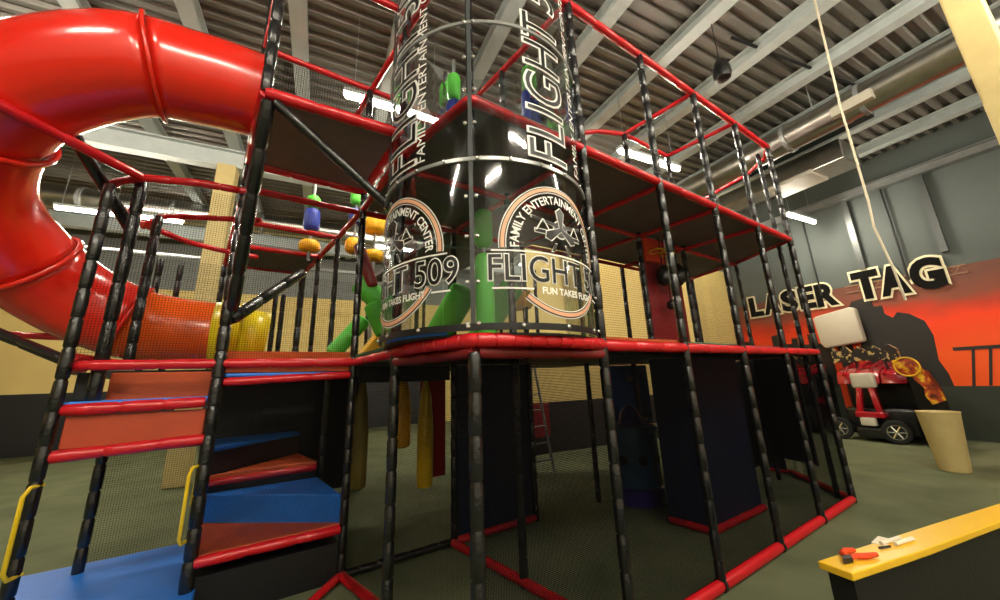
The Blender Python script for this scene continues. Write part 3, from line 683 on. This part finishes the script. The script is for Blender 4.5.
pole((1.27, .9), 1.82, 3.6, [(3.28, .3, .085, GREENF), (2.88, .46, .1, BLUEF)], 'tall green and blue roller pole behind the vertical lettering')
pole((.68, 1.0), .25, 1.7, [(1.38, .38, .085, GREENF), (.7, .86, .085, GREENF)], 'all green roller pole standing inside the clear tower base')
# slanting foam logs
def foamlog(a, b, r, m, lab):
    d = (Vector(b)-Vector(a)); L = d.length
    tag(MB().lathe(a, [(r*.6, 0), (r*.95, .02), (r, .06), (r, L-.06), (r*.95, L-.02), (r*.6, L)], 20, tuple(d)).build('foam_log', m), lab, 'foam log', 'slanting foam logs')
foamlog((-.32, 2.5, .32), (0.0, 2.5, .72), .085, GREENF, 'green foam log leaning low behind the black posts')
foamlog((-.12, 2.35, 1.1), (.22, 2.2, .76), .12, GREENF, 'fat green foam log slanting down toward the tower')
foamlog((.02, 2.25, .86), (.16, 2.2, .52), .11, GREENF, 'short green foam log under the fat slanting one')
foamlog((.24, 2.3, .98), (.42, 2.2, .84), .07, GREENF, 'small green foam log end next to the tower edge')
foamlog((-.16, 2.3, 1.52), (0.0, 2.2, 1.02), .06, MARV, 'maroon foam log hanging steeply above the green ones')
foamlog((.62, 2.2, .3), (.8, 1.6, .95), .15, GREENF, 'green foam log seen through the left clear panel')
foamlog((1.0, 1.9, .3), (1.5, 1.7, 1.1), .14, GREENF, 'green foam log seen through the right clear panel')
foamlog((1.3, 2.0, .9), (1.9, 1.9, 1.0), .13, YELF, 'yellow foam log behind the lettering of the tower')
tag(MB().extrude([(-.05, 2.55, .28), (.42, 2.5, .28), (.2, 2.5, .62)], (0, .3, 0)).build('foam_wedge', YELF, smooth=False, bevel=.02), 'yellow foam wedge on the deck below the green logs', 'foam wedge')
# punch bags below the deck
def bag(p, z0, z1, r, m, lab):
    h = z1-z0
    t = thing('hanging_bag', (p[0], p[1], z0), lab, 'punching bag', 'hanging bags under the deck')
    MB().lathe((p[0], p[1], z0), [(r*.5, 0), (r*.95, .02), (r, .1), (r, h*.5), (r*.75, h*.8), (r*.35, h*.97), (r*.1, h)], 20).build('bag_body', m, t)
    MB().tube([(p[0], p[1], z1), (p[0], p[1], .19)], .008, 5).build('strap', DARKP, t)
YB = mat('yellow_bag', (252, 208, 30), .3, bump=.2)
bag((.84, 2.75), -1.2, .06, .095, YB, 'long yellow hanging bag in front of the red panel')
bag((.60, 2.9), -.75, .1, .1, YELF, 'yellow hanging bag left of the long yellow bag')
bag((.04, 2.6), -1.05, .08, .085, mat('olive_bag', (120, 104, 40), .5), 'dull olive hanging bag beside the stair')
MB().box((.86, 2.95, -1.15), (1.2, 3.0, .1)).build('wall_panel', REDV, ps, smooth=False)
tag(MB().box((3.15, 4.9, -1.15), (3.65, 4.98, -.5), B).build('leaning_board', MARV, smooth=False, bevel=.01), 'dark red board leaning on the far partition wall', 'board')
# spinning drum
t = thing('spinning_drum', (3.2, 1.58, FL), 'blue plastic drum ride with round holes and a purple base', 'drum')
MB().lathe((3.2, 1.58, FL), [(.28, 0), (.32, .02), (.32, .18), (.29, .2)], 32).build('drum_base', PURPLE, t)
MB().lathe((3.2, 1.58, FL+.2), [(.28, 0), (.3, .02), (.3, .62), (.33, .65), (.33, .7), (.27, .7)], 32).build('drum_body', TEALP, t)
for k in range(8):
    a = 2*PI*k/8+.2; p = (3.2+.298*math.cos(a), 1.58+.298*math.sin(a), FL+.52)
    MB().lathe(p, [(.055, 0), (.055, .008)], 14, (math.cos(a), math.sin(a), 0)).build('drum_hole', BLACKL, t)
MB().lathe((3.2, 1.58, FL+.88), [(.16, 0), (.16, .04), (.1, .2), (.03, .26)], 24).build('drum_dome', PURPLE, t)
# ladder
t = thing('step_ladder', (3.1, 3.3, FL), 'open aluminium step ladder standing behind the frame', 'ladder')
for sx in (-.22, .22):
    MB().tube([(3.1+sx, 3.3, FL), (3.1+sx*.5, 3.55, .3)], .022, 6).build('ladder_rail', DULLST, t); MB().tube([(3.1+sx*1.1, 3.95, FL), (3.1+sx*.5, 3.6, .3)], .018, 6).build('ladder_leg', DULLST, t)
for k in range(6):
    f = (k+.8)/7; MB().box((3.1-.22*(1-f/2), 3.3+.25*f-.03, FL+1.82*f), (3.1+.22*(1-f/2), 3.3+.25*f+.03, FL+1.82*f+.02)).build('ladder_step', DULLST, t, smooth=False)

# ================================================================ RIDE CARS
def ride(yc, x0, lab, s=1):
    def f(a, b, c): return B(x0+a, yc+b, c)
    t = thing('ride_car', f(.5, 0, FL), lab, 'ride machine', 'red ride machines')
    def bx(a, b, nm, m, bv=.03): return MB().box(a, b, f).build(nm, m, t, smooth=True, bevel=bv)
    bx((.12, -.62, FL+.12), (1.3, .5, -.85), 'car_body', BLACKV, .06)
    bx((.45, -.62, -.86), (1.3, .48, -.15), 'cabin', BLACKL, .05)
    # red hood with ridges
    for k, (b0, b1) in enumerate(((-.62, -.22), (-.2, .18), (.2, .52))):
        m = MB(); prof = [(.1, -.36), (.16, -.14), (.4, -.02), (1.1, .1), (1.1, .0), (.42, -.14), (.25, -.26)]
        m.extrude([f(a, b0, z) for a, z in prof], tuple(Vector(f(0, b1-b0, 0))-Vector(f(0, 0, 0)))); m.build('hood', CARR, t, bevel=.02)
    for b in (-.52, -.3, -.08, .14, .36):
        MB().tube([f(.1, b, -.16), f(.45, b+.04, .0), f(1.1, b+.08, .12)], .03, 8).build('hood_ridge', CARR, t)
    bx((-.02, -.16, -.44), (.14, .24, -.12), 'head_lamp', WHITEP, .05)
    # nose frame down to the bumper
    for sgn in (-1, 1):
        m = MB(); m.extrude([f(.0, .04+sgn*.05, -.42), f(.0, .04+sgn*.14, -.42), f(-.06, .04+sgn*.22, -1.0), f(-.06, .04+sgn*.12, -1.0)], tuple(Vector(f(.12, 0, 0))-Vector(f(0, 0, 0)))); m.build('nose_frame', CARR, t, bevel=.015)
    bx((-.08, -.2, -1.04), (.14, .28, -.92), 'bumper', CARR, .03)
    bx((-.12, -.04, -1.2), (0.0, .2, -1.04), 'number_plate', WHITEP, .02)
    bx((-.12, -.16, FL+.08), (.12, .3, -1.24), 'lower_grille', BLACKV, .03)
    for b in (-.3, .62):
        c = f(-.02, b, FL+.225); ax = tuple(Vector(f(-1, -.25, 0))-Vector(f(0, 0, 0)))
        w = MB().lathe(c, [(.1, -.08), (.21, -.08), (.225, -.05), (.225, .05), (.21, .07), (.15, .07)], 28, ax).build('wheel', RUBBER, t)
        MB().lathe(c, [(.14, .05), (.145, .075), (.13, .075), (.12, .05)], 24, ax).build('rim', CHROME, w)
        A = Vector(ax).normalized(); u = A.cross(Vector((0, 0, 1))).normalized(); v = A.cross(u)
        for k in range(6):
            an = 2*PI*k/6; d = u*math.cos(an)+v*math.sin(an); C0 = Vector(c)+A*.07
            MB().tube([tuple(C0), tuple(C0+d*.13)], [.022, .014], 6).build('spoke', CHROME, w)
    for b in (-.42, .42): bx((.8, b-.15, -.7), (1.1, b+.15, -.05), 'seat', BLACKV, .05)
    MB().tube([f(.55, -.25+.1*math.cos(a/12*2*PI), -.5+.1*math.sin(a/12*2*PI)) for a in range(13)], .015, 6).build('steering_wheel', DULLST, t)
    bx((.3, -.64, -.82), (.9, -.6, -.7), 'side_trim', CARR, .01)
    return t
c1 = ride(2.0, 9.85, 'red ride car nearest the tan bin with white front lamp panel')
ride(3.75, 10.0, 'red ride car half hidden behind the right corner posts')
# jagged camouflage toppers
CAMO = bpy.data.materials.new('camo'); CAMO.use_nodes = True
n = CAMO.node_tree.nodes; l = CAMO.node_tree.links; tn = n.new('ShaderNodeTexNoise'); tn.inputs['Scale'].default_value = 9
rp = n.new('ShaderNodeValToRGB'); rp.color_ramp.interpolation = 'CONSTANT'; rp.color_ramp.elements[0].color = srgb((34, 26, 24)); rp.color_ramp.elements[1].position = .55; rp.color_ramp.elements[1].color = srgb((196, 168, 108))
tcn = n.new('ShaderNodeTexCoord'); l.new(tcn.outputs['Object'], tn.inputs['Vector']); l.new(tn.outputs['Fac'], rp.inputs[0]); l.new(rp.outputs[0], n['Principled BSDF'].inputs['Base Color'])
for y0, w, lab in ((1.45, 1.1, 'jagged tan and black topper above the nearer ride car'), (2.95, 1.0, 'jagged tan and black topper over the hidden ride car')):
    pts = []; k = 9
    for i in range(k+1): pts.append((y0+w*i/k, .12+random.uniform(-.02, .03)))
    for i in range(k, -1, -1): pts.append((y0+w*i/k, .34+(.14 if i % 2 else 0)+random.uniform(-.02, .02)))
    t = thing('ride_topper', B(10.1, y0+w/2, .12), lab, 'sign', 'toppers over the ride cars')
    MB().extrude([B(10.1, y, z) for y, z in pts], [q*.12 for q in (CA, -SA, 0)]).build('topper_board', CAMO, t, smooth=False)
    for i in (2, 6): MB().tube([B(10.2, y0+w*i/k, -.1), B(10.2, y0+w*i/k, .16)], .02, 6).build('support', DARKP, t)
# wrapped screen on orange stand
t = thing('wrapped_screen', B(11.1, 2.7, FL), 'large screen wrapped in white sheet on an orange stand', 'screen')
m = MB(); m.extrude([B(10.92, y, z) for y, z in ((2.2, .60), (2.98, .50), (3.06, .64), (3.1, 1.30), (3.02, 1.34), (2.3, 1.46), (2.22, 1.4))], [q*.22 for q in (CA, -SA, 0)])
m.build('wrapped_cover', WHITEP, t, smooth=True, bevel=.04)
for yy, dy in ((2.9, .05), (2.45, -.1)):  # stand behind the cars
    MB().extrude([B(11.2, yy-.05, .6), B(11.2, yy+.08, .6), B(11.2, yy+.02+dy, FL), B(11.2, yy-.1+dy, FL)], [q*.06 for q in (CA, -SA, 0)]).build('stand_post', ORP, t, smooth=False)
# arcade side panel with round emblem
ART = bpy.data.materials.new('arcade_art'); ART.use_nodes = True
n = ART.node_tree.nodes; l = ART.node_tree.links; tn = n.new('ShaderNodeTexNoise'); tn.inputs['Scale'].default_value = 6; tn.inputs['Detail'].default_value = 5
rp = n.new('ShaderNodeValToRGB'); e = rp.color_ramp.elements; e[0].position = .35; e[0].color = srgb((70, 30, 20)); e[1].position = .62; e[1].color = srgb((235, 190, 40)); x = e.new(.5); x.color = srgb((190, 70, 24))
tcn = n.new('ShaderNodeTexCoord'); l.new(tcn.outputs['Object'], tn.inputs['Vector']); l.new(tn.outputs['Fac'], rp.inputs[0]); l.new(rp.outputs[0], n['Principled BSDF'].inputs['Base Color'])
t = thing('arcade_machine', B(9.6, 1.25, FL), 'black arcade machine with rounded yellow and orange side art', 'arcade machine')
out = [(1.5, .1), (1.4, .16), (1.26, .12), (1.14, .0), (1.08, -.16), (1.04, -.34), (.96, -.5), (.94, -.64), (1.12, -.72), (1.18, -.56), (1.16, -.42), (1.24, -.3), (1.34, -.12), (1.46, -.02)]
MB().extrude([B(9.55, y-.1, z) for y, z in out], [q*.06 for q in (CA, -SA, 0)]).build('side_panel', ART, t, smooth=False)
MB().extrude([B(9.62, y*1.0, z) for y, z in [(1.3, -.06), (1.12, -.1), (1.0, -.5), (.98, FL), (1.22, FL), (1.25, -.4)]], [q*.6 for q in (CA, -SA, 0)]).build('cabinet_body', BLACKL, t, smooth=False)
MB().lathe(B(9.56, 1.2, -.02), [(.17, 0), (.18, .01), (.18, .03), (.17, .035)], 28, (-CA, SA, 0)).build('round_emblem', ART, t)
MB().tube([B(9.52, 1.2+.175*math.cos(k/28*2*PI), -.02+.175*math.sin(k/28*2*PI)) for k in range(29)], .016, 6).build('emblem_rim', mat('emblem_yellow', (236, 186, 40), .4), t)
# tan bin
t = thing('waste_bin', B(7.75, .5, FL), 'tall tapered tan bin standing on the carpet', 'bin')
MB().lathe(B(7.75, .5, FL), [(.15, 0), (.16, .01), (.225, .8), (.235, .83), (.22, .83), (.2, .8), (.14, .05)], 32).build('bin_body', TAN, t)
# dark cabinet table at the far right
t = thing('game_table', B(7.9, -.7, FL), 'dark low game table with slanted pale screen at the right', 'table')
TD = mat('table_dark', (48, 46, 58), .4)
MB().box((7.5, -1.35, -.86), (8.6, -.25, -.7), B).build('table_top', TD, t, smooth=False, bevel=.03)
for a in (7.6, 8.45):
    for b in (-1.25, -.38): MB().extrude([B(a-.06, b-.05, -.86), B(a+.06, b-.05, -.86), B(a+.03, b-.03, FL), B(a-.03, b-.03, FL)], (.0, .09, 0)).build('leg', TD, t, smooth=False)
MB().extrude([B(7.9, -1.2, -.7), B(8.05, -1.2, -.7), B(8.25, -1.2, -.25), B(8.15, -1.2, -.25)], tuple(Vector(B(0, .8, 0)))).build('display', mat('display_grey', (120, 116, 128), .3), t, smooth=False)
# yellow topped counter with pliers and pens
t = thing('counter', (2.2, -1.15, FL), 'narrow dark counter wall with a bright yellow top', 'counter')
MB().prism([(1.2, -.91), (1.18, -1.03), (1.7, -1.16), (2.42, -1.32), (3.6, -1.62), (3.6, -1.48), (2.87, -1.3), (2.16, -1.13)], -.85, -.82).build('counter_top', COUNTERY, t, smooth=False, bevel=.005)
MB().prism([(1.23, -.93), (1.21, -1.02), (1.7, -1.14), (2.42, -1.30), (3.58, -1.6), (3.58, -1.5), (2.87, -1.32), (2.16, -1.15)], FL, -.85).build('counter_body', DARKP, t, smooth=False)
Z0 = -.82
t = thing('pliers', (1.3, -.99, Z0), 'pliers with orange handles lying on the yellow counter', 'tool')
MB().tube([(1.30, -1.0, Z0+.012), (1.335, -1.0, Z0+.014), (1.37, -1.03, Z0+.014), (1.43, -1.055, Z0+.014)], [.008, .012, .013, .009], 8).build('handle', ORP, t)
MB().tube([(1.30, -.99, Z0+.012), (1.33, -.965, Z0+.014), (1.37, -.965, Z0+.014), (1.41, -.985, Z0+.014)], [.008, .012, .013, .009], 8).build('handle', ORP, t)
MB().extrude([(1.24, -.99, Z0+.004), (1.29, -1.01, Z0+.004), (1.315, -.995, Z0+.004), (1.29, -.975, Z0+.004)], (0, 0, .018)).build('jaws', mat('tool_steel', (70, 70, 72), .4, .8), t, smooth=False)
for k, (x, y, lab) in enumerate(((1.66, -1.05, 'white marker pen farthest along the yellow counter'), (1.70, -1.09, 'white marker pen nearer the counter edge'))):
    tag(MB().tube([(x-.06, y+.015, Z0+.01), (x+.08, y-.02, Z0+.01)], .009, 8).build('marker_pen', PAPER), lab, 'pen', 'pens on the yellow counter')
tag(MB().tube([(1.54, -1.04, Z0+.007), (1.60, -1.065, Z0+.007)], .005, 6).build('screw_bit', DARKP), 'small dark bit lying between pliers and pens', 'tool')
tag(MB().box((1.6, -1.05, Z0), (1.72, -1.0, Z0+.003)).build('paper_slip', PAPER, smooth=False), 'slip of paper under the marker pens', 'paper')

# ================================================================ camera, light, view
X = Vector((0.8370127, -0.10388455, -0.53723155)); Y = Vector((-0.54607813, -0.22096274, -0.80806816)); Z = Vector((-0.03476236, 0.96973371, -0.2416777))
cam = bpy.data.cameras.new('camera'); co = bpy.data.objects.new('camera', cam); col.objects.link(co)
R = Matrix((X, Y, Z)); co.matrix_world = Matrix.Translation(W((-.9506386, -1.69889122, 0))) @ R.to_4x4()
cam.sensor_width = 36; cam.lens = 362*36/1000; cam.shift_y = -.010; cam.clip_start = .02; cam.clip_end = 200
sc = bpy.context.scene; sc.camera = co
w = bpy.data.worlds.new('world'); sc.world = w; w.use_nodes = True
w.node_tree.nodes['Background'].inputs[0].default_value = (.5, .5, .5, 1); w.node_tree.nodes['Background'].inputs[1].default_value = .3
sc.view_settings.view_transform = 'Standard'; sc.view_settings.look = 'None'; sc.view_settings.gamma = 1; sc.view_settings.use_curve_mapping = False
sc.view_settings.exposure = .55
for o in bpy.data.objects:
    if '_loc' in o: del o['_loc']
